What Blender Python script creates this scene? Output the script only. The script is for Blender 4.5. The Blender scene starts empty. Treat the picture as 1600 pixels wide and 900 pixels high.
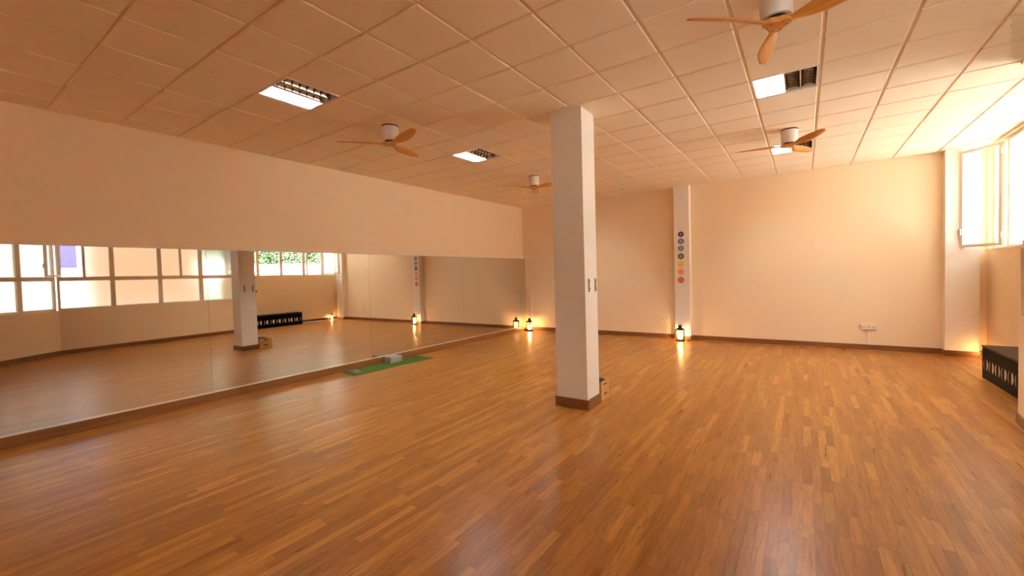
import bpy, bmesh, math, random
from mathutils import Vector, Matrix

random.seed(7)
scene = bpy.context.scene
col = bpy.context.collection
R = math.radians

# ------------------------------------------------------------------ camera
F_PX = 662.4982
cam_d = bpy.data.cameras.new('camera')
cam_d.sensor_fit = 'HORIZONTAL'
cam_d.sensor_width = 36.0
cam_d.lens = F_PX / 1600.0 * 36.0
cam_d.clip_start = 0.02
cam_o = bpy.data.objects.new('camera', cam_d)
col.objects.link(cam_o)
fw = Vector((-0.567063, 0.82309807, -0.03080779))
rt = Vector((0.82365413, 0.5663897, -0.02822371))
up = Vector((0.00578166, 0.04137959, 0.99912677))
m = Matrix((rt, up, -fw)).transposed().to_4x4()
m.translation = Vector((2.85397865, -2.77687075, 1.63091005))
cam_o.matrix_world = m
scene.camera = cam_o

# ------------------------------------------------------------------ world, exposure
SKY = 2.1
w = bpy.data.worlds.new('sky')
scene.world = w
w.use_nodes = True
bg = w.node_tree.nodes['Background']
bg.inputs['Color'].default_value = (0.92, 0.965, 1.0, 1)
bg.inputs['Strength'].default_value = SKY
vs = scene.view_settings
vs.view_transform = 'Standard'
vs.look = 'None'
vs.gamma = 1.0
vs.use_curve_mapping = False
vs.exposure = 1.54
scene.cycles.max_bounces = 14
scene.cycles.diffuse_bounces = 8
scene.cycles.glossy_bounces = 6
scene.cycles.transmission_bounces = 8
scene.cycles.transparent_max_bounces = 16
scene.cycles.sample_clamp_indirect = 15.0

# sun high over the building, shining along the garden side (never through the windows)
sun_d = bpy.data.lights.new('sun', 'SUN'); sun_d.energy = 52.0; sun_d.angle = R(0.6); sun_d.color = (1.0, 0.985, 0.97)
sun_o = bpy.data.objects.new('sun', sun_d); col.objects.link(sun_o)
sun_o.rotation_euler = Vector((0.50, 0.55, -0.85)).to_track_quat('-Z', 'Y').to_euler()

# ------------------------------------------------------------------ room numbers (metres)
H = 3.579            # ceiling
XL = -3.976          # wall above the mirror
XM = -3.924          # mirror plane
YB = 7.775           # back wall
XR = 5.43            # window wall, far part
YF = -4.7            # wall behind the camera
WA = Vector((4.22, -0.55))   # bend of the window wall
WB = Vector((4.63, 3.60))    # end of its near part
WN = Vector((3.30, -1.717))
TX, TY = 0.6, 0.591  # ceiling grid pitch

# ------------------------------------------------------------------ materials
def new_mat(name):
    mt = bpy.data.materials.new(name); mt.use_nodes = True
    nt = mt.node_tree
    b = nt.nodes['Principled BSDF']
    return mt, nt, b

def simple(name, c, rough=0.5, metal=0.0, spec=0.5, emis=None, estr=0.0, bump=0.0, bscale=80.0, var=0.0):
    mt, nt, b = new_mat(name)
    b.inputs['Base Color'].default_value = (*c, 1)
    b.inputs['Roughness'].default_value = rough
    b.inputs['Metallic'].default_value = metal
    b.inputs['Specular IOR Level'].default_value = spec
    if emis:
        b.inputs['Emission Color'].default_value = (*emis, 1)
        b.inputs['Emission Strength'].default_value = estr
    if bump or var:
        tc = nt.nodes.new('ShaderNodeTexCoord')
        nz = nt.nodes.new('ShaderNodeTexNoise'); nz.inputs['Scale'].default_value = bscale
        nz.inputs['Detail'].default_value = 4
        nt.links.new(tc.outputs['Object'], nz.inputs['Vector'])
        if bump:
            bp = nt.nodes.new('ShaderNodeBump'); bp.inputs['Strength'].default_value = bump
            bp.inputs['Distance'].default_value = 0.002
            nt.links.new(nz.outputs['Fac'], bp.inputs['Height'])
            nt.links.new(bp.outputs['Normal'], b.inputs['Normal'])
        if var:
            mx = nt.nodes.new('ShaderNodeMix'); mx.data_type = 'RGBA'
            mx.inputs['A'].default_value = (*[v * (1 - var) for v in c], 1)
            mx.inputs['B'].default_value = (*[min(1, v * (1 + var)) for v in c], 1)
            nt.links.new(nz.outputs['Fac'], mx.inputs['Factor'])
            nt.links.new(mx.outputs['Result'], b.inputs['Base Color'])
    return mt

def wood(name, c0, c1, rough=0.35, along='Y', scale=1.0, spec=0.5):
    mt, nt, b = new_mat(name)
    tc = nt.nodes.new('ShaderNodeTexCoord')
    mp = nt.nodes.new('ShaderNodeMapping')
    s = {'X': (1.2, 22, 22), 'Y': (22, 1.2, 22), 'Z': (22, 22, 1.2)}[along]
    mp.inputs['Scale'].default_value = [v * scale for v in s]
    nz = nt.nodes.new('ShaderNodeTexNoise'); nz.inputs['Scale'].default_value = 1.6
    nz.inputs['Detail'].default_value = 5; nz.inputs['Distortion'].default_value = 0.6
    oi = nt.nodes.new('ShaderNodeObjectInfo')
    ad = nt.nodes.new('ShaderNodeVectorMath'); ad.operation = 'ADD'
    cb = nt.nodes.new('ShaderNodeCombineXYZ')
    ml = nt.nodes.new('ShaderNodeMath'); ml.operation = 'MULTIPLY'; ml.inputs[1].default_value = 40
    rp = nt.nodes.new('ShaderNodeValToRGB')
    rp.color_ramp.elements[0].position = 0.3; rp.color_ramp.elements[0].color = (*c0, 1)
    rp.color_ramp.elements[1].position = 0.7; rp.color_ramp.elements[1].color = (*c1, 1)
    L = nt.links.new
    L(tc.outputs['Object'], mp.inputs['Vector']); L(oi.outputs['Random'], ml.inputs[0])
    for k in range(3): L(ml.outputs[0], cb.inputs[k])
    L(mp.outputs[0], ad.inputs[0]); L(cb.outputs[0], ad.inputs[1])
    L(ad.outputs[0], nz.inputs['Vector']); L(nz.outputs['Fac'], rp.inputs['Fac'])
    L(rp.outputs['Color'], b.inputs['Base Color'])
    b.inputs['Roughness'].default_value = rough
    b.inputs['Specular IOR Level'].default_value = spec
    return mt

def floor_material():
    mt, nt, b = new_mat('floor_wood')
    L = nt.links.new
    geo = nt.nodes.new('ShaderNodeNewGeometry')
    oi = nt.nodes.new('ShaderNodeObjectInfo')
    def math_(op, a, bb):
        n = nt.nodes.new('ShaderNodeMath'); n.operation = op
        for k, v in enumerate((a, bb)):
            if v is None: continue
            if isinstance(v, (int, float)): n.inputs[k].default_value = v
            else: L(v, n.inputs[k])
        return n.outputs[0]
    rnd = math_('FRACT', math_('ADD', oi.outputs['Random'], math_('MULTIPLY', geo.outputs['Random Per Island'], 7.31)), None)
    rp = nt.nodes.new('ShaderNodeValToRGB'); cr = rp.color_ramp
    cr.elements[0].position = 0.0; cr.elements[0].color = (0.315, 0.112, 0.015, 1)
    cr.elements[1].position = 1.0; cr.elements[1].color = (0.54, 0.236, 0.042, 1)
    e = cr.elements.new(0.35); e.color = (0.38, 0.145, 0.023, 1)
    e = cr.elements.new(0.75); e.color = (0.42, 0.169, 0.028, 1)
    L(rnd, rp.inputs['Fac'])
    # grain along Y
    off = nt.nodes.new('ShaderNodeCombineXYZ')
    o50 = math_('MULTIPLY', rnd, 63.0)
    L(o50, off.inputs[0]); L(o50, off.inputs[1])
    mp = nt.nodes.new('ShaderNodeMapping'); mp.inputs['Scale'].default_value = (26, 2.2, 26)
    L(geo.outputs['Position'], mp.inputs['Vector'])
    ad = nt.nodes.new('ShaderNodeVectorMath'); ad.operation = 'ADD'
    L(mp.outputs[0], ad.inputs[0]); L(off.outputs[0], ad.inputs[1])
    nz = nt.nodes.new('ShaderNodeTexNoise'); nz.inputs['Scale'].default_value = 1.5
    nz.inputs['Detail'].default_value = 6; nz.inputs['Distortion'].default_value = 1.2
    L(ad.outputs[0], nz.inputs['Vector'])
    gr = nt.nodes.new('ShaderNodeValToRGB')
    gr.color_ramp.elements[0].position = 0.32; gr.color_ramp.elements[0].color = (0.64, 0.60, 0.56, 1)
    gr.color_ramp.elements[1].position = 0.62; gr.color_ramp.elements[1].color = (1.12, 1.12, 1.12, 1)
    L(nz.outputs['Fac'], gr.inputs['Fac'])
    mx = nt.nodes.new('ShaderNodeMix'); mx.data_type = 'RGBA'; mx.blend_type = 'MULTIPLY'
    mx.inputs['Factor'].default_value = 0.8
    L(rp.outputs['Color'], mx.inputs['A']); L(gr.outputs['Color'], mx.inputs['B'])
    L(mx.outputs['Result'], b.inputs['Base Color'])
    rr = nt.nodes.new('ShaderNodeMapRange'); rr.inputs['To Min'].default_value = 0.25; rr.inputs['To Max'].default_value = 0.33
    L(nz.outputs['Fac'], rr.inputs['Value']); L(rr.outputs['Result'], b.inputs['Roughness'])
    b.inputs['Specular IOR Level'].default_value = 0.38
    return mt

def clear_glass(name, tint=(1, 1, 1), refl=1.0):
    mt, nt, b = new_mat(name); nt.nodes.remove(b)
    out = nt.nodes['Material Output']
    tr = nt.nodes.new('ShaderNodeBsdfTransparent'); tr.inputs['Color'].default_value = (*tint, 1)
    gl = nt.nodes.new('ShaderNodeBsdfGlossy'); gl.inputs['Roughness'].default_value = 0.02
    fr = nt.nodes.new('ShaderNodeLayerWeight'); fr.inputs['Blend'].default_value = 0.5
    pw = nt.nodes.new('ShaderNodeMath'); pw.operation = 'POWER'; pw.inputs[1].default_value = 5.0
    mu = nt.nodes.new('ShaderNodeMath'); mu.operation = 'MULTIPLY_ADD'; mu.inputs[1].default_value = 0.7 * refl; mu.inputs[2].default_value = 0.025 * refl
    mx = nt.nodes.new('ShaderNodeMixShader')
    L = nt.links.new
    L(fr.outputs['Facing'], pw.inputs[0]); L(pw.outputs[0], mu.inputs[0]); L(mu.outputs[0], mx.inputs['Fac'])
    L(tr.outputs[0], mx.inputs[1]); L(gl.outputs[0], mx.inputs[2]); L(mx.outputs[0], out.inputs['Surface'])
    return mt

def frosted(name, c, gloss=0.06):
    mt, nt, b = new_mat(name); nt.nodes.remove(b)
    out = nt.nodes['Material Output']
    tl = nt.nodes.new('ShaderNodeBsdfTranslucent'); tl.inputs['Color'].default_value = (*c, 1)
    df = nt.nodes.new('ShaderNodeBsdfDiffuse'); df.inputs['Color'].default_value = (*[v * 0.9 for v in c], 1)
    gl = nt.nodes.new('ShaderNodeBsdfGlossy'); gl.inputs['Roughness'].default_value = 0.25
    m1 = nt.nodes.new('ShaderNodeMixShader'); m1.inputs['Fac'].default_value = 0.22
    m2 = nt.nodes.new('ShaderNodeMixShader'); m2.inputs['Fac'].default_value = gloss
    L = nt.links.new
    L(tl.outputs[0], m1.inputs[1]); L(df.outputs[0], m1.inputs[2])
    L(m1.outputs[0], m2.inputs[1]); L(gl.outputs[0], m2.inputs[2]); L(m2.outputs[0], out.inputs['Surface'])
    return mt

def rough_glass(name, c):
    mt, nt, b = new_mat(name); nt.nodes.remove(b)
    out = nt.nodes['Material Output']
    gl = nt.nodes.new('ShaderNodeBsdfGlass'); gl.inputs['Color'].default_value = (*c, 1)
    gl.inputs['Roughness'].default_value = 0.34; gl.inputs['IOR'].default_value = 1.3
    nt.links.new(gl.outputs[0], out.inputs['Surface'])
    return mt

M = {}
M['paint'] = simple('peach_paint', (0.87, 0.685, 0.455), 0.62, spec=0.25, bump=0.10, bscale=140)
M['rear_dark'] = wood('rear_wall_dark', (0.11, 0.05, 0.02), (0.17, 0.08, 0.03), 0.5, 'Z', 0.5)  # for the unseen rear wall; dark panelling invented to reduce bounce on the column
M['white_paint'] = simple('cream_white_paint', (0.87, 0.80, 0.705), 0.6, spec=0.25, bump=0.10, bscale=140)
M['tile'] = simple('ceiling_tile', (0.91, 0.775, 0.57), 0.8, spec=0.15, bump=0.25, bscale=260, var=0.02)
M['rail'] = simple('ceiling_rail', (0.90, 0.76, 0.58), 0.5, spec=0.3)
M['slab'] = simple('ceiling_slab', (0.5, 0.36, 0.26), 0.8, spec=0.1)
M['floor'] = floor_material()
M['subfloor'] = simple('subfloor', (0.07, 0.03, 0.012), 0.8)
M['base_wood'] = wood('baseboard_wood', (0.17, 0.062, 0.018), (0.26, 0.105, 0.032), 0.35, 'Y', 0.7)
M['base_wood_x'] = wood('baseboard_wood_x', (0.17, 0.062, 0.018), (0.26, 0.105, 0.032), 0.35, 'X', 0.7)
M['curb_wood'] = wood('curb_wood', (0.21, 0.080, 0.020), (0.33, 0.135, 0.038), 0.35, 'Y', 0.7)
M['curb_top'] = simple('ledge_strip', (0.62, 0.50, 0.38), 0.3)
M['mirror'] = simple('mirror_silver', (0.71, 0.70, 0.66), 0.012, metal=1.0)
M['mirror_edge'] = simple('mirror_edge', (0.10, 0.12, 0.10), 0.3)
M['trim'] = simple('mirror_trim', (0.80, 0.72, 0.64), 0.35, spec=0.5)
M['frame'] = simple('window_aluminium', (0.80, 0.70, 0.58), 0.38, spec=0.5)
M['glass'] = clear_glass('clear_glass')
M['acrylic'] = clear_glass('clear_acrylic', (0.97, 0.97, 0.97), 1.6)
M['frost'] = rough_glass('frosted_glass', (0.63, 0.61, 0.57))
M['lilac'] = frosted('lilac_fabric', (0.50, 0.48, 0.80), 0.0)
M['steel'] = simple('hinge_steel', (0.45, 0.43, 0.40), 0.35, metal=0.8)
M['fan_white'] = simple('fan_white', (0.80, 0.74, 0.66), 0.35, spec=0.5)
M['fan_dark'] = simple('fan_dark', (0.02, 0.015, 0.012), 0.5)
M['fan_wood'] = wood('fan_wood', (0.62, 0.26, 0.045), (0.78, 0.38, 0.085), 0.35, 'X', 1.0)
M['lamp_body'] = simple('lamp_body', (0.80, 0.80, 0.80), 0.4)
M['lamp_metal'] = simple('lamp_louvre_metal', (0.50, 0.44, 0.38), 0.16, metal=1.0)
M['louvre_lit'] = simple('lamp_louvre_lit', (0.9, 0.92, 0.92), 0.35)  # white copy of the louvre metal for lit rows, tube glow put into the colour
M['tube_on'] = simple('tube_lit', (1, 1, 1), 0.4, emis=(0.95, 1.0, 0.98), estr=170.0)
M['tube_off'] = simple('tube_unlit', (0.75, 0.75, 0.72), 0.3)
M['iron'] = simple('lantern_metal', (0.055, 0.036, 0.020), 0.38, metal=0.75)
M['candle'] = simple('candle_wax', (0.95, 0.80, 0.5), 0.5, emis=(1.0, 0.62, 0.22), estr=40.0)
M['flame'] = simple('candle_flame', (1, 0.8, 0.4), 0.5, emis=(1.0, 0.70, 0.32), estr=60.0)
M['pane'] = clear_glass('lantern_glass', (1, 0.98, 0.94), 0.8)
M['black'] = simple('black_lacquer', (0.004, 0.004, 0.0045), 0.45, spec=0.06)
M['black_top'] = simple('black_bench_top', (0.010, 0.009, 0.009), 0.34, spec=0.45, bump=0.05)
M['moon'] = simple('moon_inlay', (0.85, 0.76, 0.62), 0.5)
M['plastic'] = simple('socket_plastic', (0.88, 0.80, 0.70), 0.35)
M['hole'] = simple('socket_recess', (0.05, 0.03, 0.02), 0.6)
M['cable'] = simple('cable_cream', (0.75, 0.62, 0.45), 0.4)
M['mat'] = simple('green_mat', (0.105, 0.190, 0.038), 0.85, spec=0.1, bump=0.35, bscale=300, var=0.12)
M['foam'] = simple('grey_foam', (0.42, 0.37, 0.35), 0.8, bump=0.2, bscale=300, var=0.08)
M['card'] = simple('pale_card', (0.30, 0.29, 0.22), 0.6)
M['card_print'] = simple('card_print', (0.17, 0.15, 0.11), 0.6)
M['pine'] = wood('crate_pine', (0.55, 0.27, 0.07), (0.70, 0.38, 0.13), 0.55, 'X', 1.0)
M['dark_fabric'] = simple('dark_fabric', (0.02, 0.017, 0.015), 0.75, bump=0.2)
M['slot'] = simple('grey_rail', (0.26, 0.20, 0.16), 0.4, metal=0.3)
M['ext_white'] = simple('exterior_white', (0.82, 0.82, 0.80), 0.8, bump=0.2, bscale=20, var=0.05)
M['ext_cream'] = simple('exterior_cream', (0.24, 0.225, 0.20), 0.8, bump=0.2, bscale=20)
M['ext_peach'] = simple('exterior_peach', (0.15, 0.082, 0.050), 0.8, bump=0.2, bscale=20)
M['concrete'] = simple('concrete', (0.36, 0.37, 0.37), 0.85, bump=0.3, bscale=25, var=0.1)
M['fill_glow'] = simple('warm_fill_glow', (1, 0.9, 0.75), 0.4, emis=(1.0, 0.60, 0.30), estr=6.5)  # glow of the added fill globes out of view
M['leaf'] = simple('hedge_leaf', (0.030, 0.075, 0.008), 0.5, var=0.35, bscale=2.5)
M['bark'] = simple('bark', (0.16, 0.11, 0.07), 0.8)

# ------------------------------------------------------------------ helpers
def bm_box(bm, lo, hi, rot=None, piv=(0, 0, 0)):
    vs_ = []
    for x in (lo[0], hi[0]):
        for y in (lo[1], hi[1]):
            for z in (lo[2], hi[2]):
                v = Vector((x, y, z))
                if rot is not None: v = rot @ (v - Vector(piv)) + Vector(piv)
                vs_.append(bm.verts.new(v))
    for f in ((0, 1, 3, 2), (4, 6, 7, 5), (0, 4, 5, 1), (2, 3, 7, 6), (0, 2, 6, 4), (1, 5, 7, 3)):
        bm.faces.new([vs_[i] for i in f])

def bm_prism(bm, pts, z0, z1):
    a = [bm.verts.new((x, y, z0)) for x, y in pts]
    b = [bm.verts.new((x, y, z1)) for x, y in pts]
    n = len(pts)
    bm.faces.new(a[::-1]); bm.faces.new(b)
    for i in range(n):
        bm.faces.new((a[i], a[(i + 1) % n], b[(i + 1) % n], b[i]))

def bm_lathe(bm, prof, n=24, cx=0, cy=0, phase=0.0, cap=True):
    rings = []
    for r, z in prof:
        rings.append([bm.verts.new((cx + r * math.cos(phase + 2 * math.pi * k / n), cy + r * math.sin(phase + 2 * math.pi * k / n), z)) for k in range(n)])
    for a, b in zip(rings, rings[1:]):
        for k in range(n):
            bm.faces.new((a[k], a[(k + 1) % n], b[(k + 1) % n], b[k]))
    if cap:
        bm.faces.new(rings[0][::-1]); bm.faces.new(rings[-1])

def bm_tube(bm, pts, r, n=8):
    pts = [Vector(p) for p in pts]
    rings = []
    for i, p in enumerate(pts):
        d = (pts[min(i + 1, len(pts) - 1)] - pts[max(i - 1, 0)]).normalized()
        a = d.orthogonal().normalized() if abs(d.z) > 0.95 else Vector((0, 0, 1)).cross(d).normalized()
        b = d.cross(a)
        rings.append([bm.verts.new(p + r * (math.cos(2 * math.pi * k / n) * a + math.sin(2 * math.pi * k / n) * b)) for k in range(n)])
    for a, b in zip(rings, rings[1:]):
        for k in range(n):
            bm.faces.new((a[k], a[(k + 1) % n], b[(k + 1) % n], b[k]))
    bm.faces.new(rings[0][::-1]); bm.faces.new(rings[-1])

def finish(bm, bevel=0.0, seg=2, smooth=False):
    bmesh.ops.recalc_face_normals(bm, faces=bm.faces)
    if bevel:
        bmesh.ops.bevel(bm, geom=list(bm.edges), offset=bevel, segments=seg, affect='EDGES', profile=0.6)
    if smooth:
        for f in bm.faces: f.smooth = True

def to_mesh(bm, name, mat):
    me = bpy.data.meshes.new(name)
    bm.to_mesh(me); bm.free()
    if mat is not None: me.materials.append(mat)
    return me

def put(name, me, parent=None, loc=(0, 0, 0), rotz=0.0):
    o = bpy.data.objects.new(name, me)
    col.objects.link(o)
    o.location = loc; o.rotation_euler = (0, 0, rotz)
    if parent is not None: o.parent = parent
    return o

def part(name, bm, mat, parent=None, bevel=0.0, seg=2, smooth=False, loc=(0, 0, 0), rotz=0.0):
    finish(bm, bevel, seg, smooth)
    o = put(name, to_mesh(bm, name, mat), parent, loc, rotz)
    if smooth and bevel == 0:
        pass
    return o

def box(name, lo, hi, mat, parent=None, bevel=0.0, loc=(0, 0, 0), rotz=0.0):
    bm = bmesh.new(); bm_box(bm, lo, hi)
    return part(name, bm, mat, parent, bevel, 1, loc=loc, rotz=rotz)

def empty(name, loc=(0, 0, 0), rotz=0.0):
    o = bpy.data.objects.new(name, None)
    col.objects.link(o); o.location = loc; o.rotation_euler = (0, 0, rotz)
    o.empty_display_size = 0.1
    return o

def tag(o, label=None, cat=None, group=None, kind=None):
    if label: o['label'] = label
    if cat: o['category'] = cat
    if group: o['group'] = group
    if kind: o['kind'] = kind
    return o

def copy_tree(o, parent=None):
    c = o.copy(); col.objects.link(c)
    if parent is not None: c.parent = parent
    for ch in list(o.children): copy_tree(ch, c)
    return c

def auto_smooth(o, ang=40):
    me = o.data
    for p in me.polygons: p.use_smooth = True
    me.set_sharp_from_angle(angle=R(ang))

# ------------------------------------------------------------------ walls
S = 'structure'
tag(box('wall_left', (XL - 0.2, YF, 0), (XL, YB + 0.2, H + 0.3), M['paint']),
    'peach painted long wall above the mirror strip', 'wall', kind=S)
tag(box('wall_back', (XL - 0.2, YB, 0), (XR + 0.25, YB + 0.2, H + 0.3), M['paint']),
    'peach painted far wall behind the lanterns', 'wall', kind=S)
tag(box('wall_front', (XL - 0.2, YF - 0.2, 0), (WN.x + 0.2, YF, H + 0.3), M['rear_dark']),
    'unseen wall behind the viewer, made dark to cut bounced light', 'wall', kind=S)
tag(box('wall_right_rear', (WN.x, YF, 0), (WN.x + 0.2, WN.y, H + 0.3), M['paint']),
    'peach painted side wall next to the viewer', 'wall', kind=S)

def seg(a, b):
    d = b - a
    return (a.x, a.y, 0.0), math.atan2(d.y, d.x), d.length

SILL_FAR, SILL_LOW, MID0, MID1, HEAD = 1.83, 1.10, 1.79, 1.90, 3.555
# far part (single row of windows)
A2, B2 = Vector((XR, WB.y)), Vector((XR, YB))
l2, r2, n2 = seg(A2, B2)
bm = bmesh.new()
bm_box(bm, (0, -0.22, 0), (n2, 0, SILL_FAR)); bm_box(bm, (0, -0.22, HEAD), (n2, 0, H + 0.3))
bm_box(bm, (n2 - 0.06, -0.22, SILL_FAR), (n2, 0, HEAD))
tag(part('wall_right', bm, M['paint'], loc=l2, rotz=r2), 'peach wall under the high row of clear windows', 'wall', kind=S)
# jog between the two parts
bm = bmesh.new()
bm_box(bm, (WB.x + 0.02, WB.y - 0.10, 0), (XR + 0.22, WB.y, SILL_FAR))
bm_box(bm, (WB.x + 0.02, WB.y - 0.10, HEAD), (XR + 0.22, WB.y, H + 0.3))
tag(part('wall_right_step', bm, M['paint']), 'short peach wall return where the window wall steps outward', 'wall', kind=S)
# near part (two rows)
l1, r1, n1 = seg(WA, WB)
bm = bmesh.new()
bm_box(bm, (0, -0.2, 0), (n1, 0, SILL_LOW - 0.03)); bm_box(bm, (0, -0.2, HEAD), (n1, 0, H + 0.3))
bm_box(bm, (n1 - 0.06, -0.2, SILL_LOW - 0.03), (n1, 0, 1.75))
tag(part('wall_right_middle', bm, M['paint'], loc=l1, rotz=r1), 'peach wall under two rows of frosted windows', 'wall', kind=S)
l0, r0, n0 = seg(WN, WA)
bm = bmesh.new()
bm_box(bm, (0, -0.2, 0), (n0, 0, SILL_LOW - 0.03)); bm_box(bm, (0, -0.2, HEAD), (n0, 0, H + 0.3))
tag(part('wall_right_near', bm, M['paint'], loc=l0, rotz=r0), 'angled peach wall under frosted windows beside the bend', 'wall', kind=S)

# pilasters and column
PX0, PX1, PY = 0.355, 0.690, 7.59
tag(box('pilaster', (PX0, PY, 0), (PX1, YB, H), M['white_paint']),
    'cream wall pilaster with hanging coloured discs and a lantern at its foot', 'pilaster', kind=S)
QX0, QX1, QY = 4.885, 5.30, 7.60
tag(box('pilaster', (QX0, QY, 0), (QX1, YB, H), M['white_paint']),
    'pale wall pilaster in the corner next to the open window sash', 'pilaster', kind=S)
CX0, CX1, CY0, CY1 = 0.312, 0.724, 1.837, 2.193
column = tag(box('column', (CX0, CY0, 0), (CX1, CY1, H), M['white_paint'], bevel=0.004),
             'free-standing square cream column in the middle of the floor', 'column', kind=S)
bh, bt = 0.112, 0.018
for lo, hi, mt in (((CX0 - bt, CY0 - bt, 0), (CX1 + bt, CY0, bh), 'base_wood_x'), ((CX0 - bt, CY1, 0), (CX1 + bt, CY1 + bt, bh), 'base_wood_x'),
                   ((CX0 - bt, CY0, 0), (CX0, CY1, bh), 'base_wood'), ((CX1, CY0, 0), (CX1 + bt, CY1, bh), 'base_wood')):
    box('baseboard', lo, hi, M[mt], column, 0.003)
for fx, d in ((CX1, 0.012), (CX0 - 0.012, 0.012)):
    for y in (1.938, 2.125):
        box('holder_rail', (fx, y - 0.011, 1.40), (fx + d, y + 0.011, 1.56), M['slot'], column, 0.002)
        for z in (1.53, 1.44):
            box('screw', (fx + 0.001, y + 0.035, z - 0.006), (fx + d * 0.5, y + 0.045, z + 0.006), M['slot'], column)
box('hook', (CX0 + 0.02, CY1, 1.39), (CX0 + 0.06, CY1 + 0.05, 1.42), M['fan_dark'], column, 0.003)

# baseboards
hb, tb = 0.10, 0.016
def baseboard(name, lo, hi, mt, label):
    return tag(box(name, lo, hi, M[mt], bevel=0.003), label, 'baseboard', kind=S)
bm = bmesh.new()
bm_box(bm, (XM + 0.05, YB - tb, 0), (PX0 - tb, YB, hb)); bm_box(bm, (PX1 + tb, YB - tb, 0), (QX0 - tb, YB, hb))
bm_box(bm, (QX1 + tb, YB - tb, 0), (XR, YB, hb))
for a, b, y in ((PX0, PX1, PY), (QX0, QX1, QY)):
    bm_box(bm, (a - tb, y - tb, 0), (b + tb, y, hb)); bm_box(bm, (a - tb, y, 0), (a, YB, hb)); bm_box(bm, (b, y, 0), (b + tb, YB, hb))
tag(part('baseboard_back', bm, M['base_wood_x']), 'brown wooden baseboard along the far wall', 'baseboard', kind=S)
for nm, (lc, rz, n), lb in (('baseboard_right', (l2, r2, n2), 'brown baseboard below the clear windows'),
                            ('baseboard_right_middle', (l1, r1, n1), 'brown baseboard below two rows of frosted windows'),
                            ('baseboard_right_near', (l0, r0, n0), 'brown baseboard on the angled wall')):
    bm = bmesh.new(); bm_box(bm, (0, 0, 0), (n, tb, hb))
    tag(part(nm, bm, M['base_wood_x'], loc=lc, rotz=rz), lb, 'baseboard', kind=S)
# wooden curb below the mirror, board by board
curb = tag(empty('baseboard_left', (XL, 0, 0)), 'brown wooden curb along the foot of the mirror', 'baseboard', kind=S)
cy = [YF, -2.44, -0.02, 2.42, 4.86, YB - 0.001]
for a, b in zip(cy, cy[1:]):
    box('curb_board', (0.0, a + 0.001, 0), (0.104, b - 0.001, 0.118), M['curb_wood'], curb, 0.002)
box('ledge_strip', (0.05, YF, 0.118), (0.100, YB - 0.001, 0.1225), M['curb_top'], curb)

# ------------------------------------------------------------------ mirror
MZ0, MZ1 = 0.1225, 2.095
ms = [-2.99, -0.34, 2.31, 4.975, YB - 0.002]
mlab = ['nearest panel of the long wall mirror, running out of frame at the left',
        'second mirror panel, reflecting the column and the black bench',
        'third mirror panel, reflecting the pilaster with discs, behind the green mat',
        'last mirror panel at the far corner next to the corner lantern']
ms = [-5.0] + ms if False else ms
for k, (a, b) in enumerate(zip(ms, ms[1:])):
    mr = tag(empty('wall_mirror', (XM, (a + b) / 2, MZ0)), mlab[k], 'mirror', 'mirror panels along the left wall')
    hw = (b - a) / 2 - 0.0015
    box('mirror_glass', (-0.006, -hw, 0), (0, hw, MZ1 - MZ0), M['mirror'], mr)
    box('backing', (XL - XM, -hw, 0), (-0.0065, hw, MZ1 - MZ0), M['mirror_edge'], mr)
tag(box('trim_1', (XL, YF, MZ1), (XM + 0.012, YB - 0.001, MZ1 + 0.022), M['trim'], bevel=0.003),
    'thin pale trim running along the top edge of the mirror', 'trim', kind=S)

# ------------------------------------------------------------------ floor
def inside(x, y):
    if x < XM + 0.03 or y < YF + 0.01 or y > YB - 0.005: return False
    if y > WB.y: return x < XR - 0.005
    if y > WA.y: return x < WA.x + (WB.x - WA.x) * (y - WA.y) / (WB.y - WA.y) - 0.005
    if y > WN.y: return x < WN.x + (WA.x - WN.x) * (y - WN.y) / (WA.y - WN.y) - 0.005
    return x < WN.x - 0.005
floor = tag(box('floor', (XL, YF, -0.05), (XR + 0.02, YB, -0.0095), M['subfloor']),
            'glossy orange-brown wooden strip floor', 'floor', kind=S)
SW = 0.0595
pieces = []
rng = random.Random(3)
nx = int((XR - XM) / SW) + 1
for i in range(nx):
    x0 = XM + 0.04 + i * SW
    y = YF + rng.uniform(-0.5, 0.0)
    while y < YB:
        ln = rng.choice((0.34, 0.46, 0.60, 0.78, 0.95))
        y0, y1 = max(y, YF + 0.01), min(y + ln, YB - 0.003)
        y += ln
        if y1 - y0 < 0.03: continue
        ok = [inside(x0 + SW * 0.5, t) for t in (y0, y1)]
        if not any(ok): continue
        pieces.append((i, x0, y0, y1))
cp = Vector((2.854, -2.777, 1.63))
def view_size(p):
    i, x0, y0, y1 = p
    d = Vector((x0 + SW / 2, (y0 + y1) / 2, 0)) - cp
    z = d.dot(fw)
    if z < 0.3: return 0
    u, v = F_PX * d.dot(rt) / z + 800, 450 - F_PX * d.dot(up) / z
    if not (-20 < u < 1610 and 400 < v < 915): return 0
    return (y1 - y0) / (z * z * z)
order = sorted(range(len(pieces)), key=lambda k: -view_size(pieces[k]))
near = set(order[:300])
strip_cache = {}
def strip_geo(bm, x0, y0, x1, y1, z1=0.0):
    g = 0.0004
    q = ((x0 + g, y0 + g), (x1 - g, y0 + g), (x1 - g, y1 - g), (x0 + g, y1 - g))
    b = [bm.verts.new((x, y, -0.009)) for x, y in q]
    t = [bm.verts.new((x, y, z1)) for x, y in q]
    bm.faces.new(t)
    for k in range(4): bm.faces.new((b[k], b[(k + 1) % 4], t[(k + 1) % 4], t[k]))
rest = bmesh.new()
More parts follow.
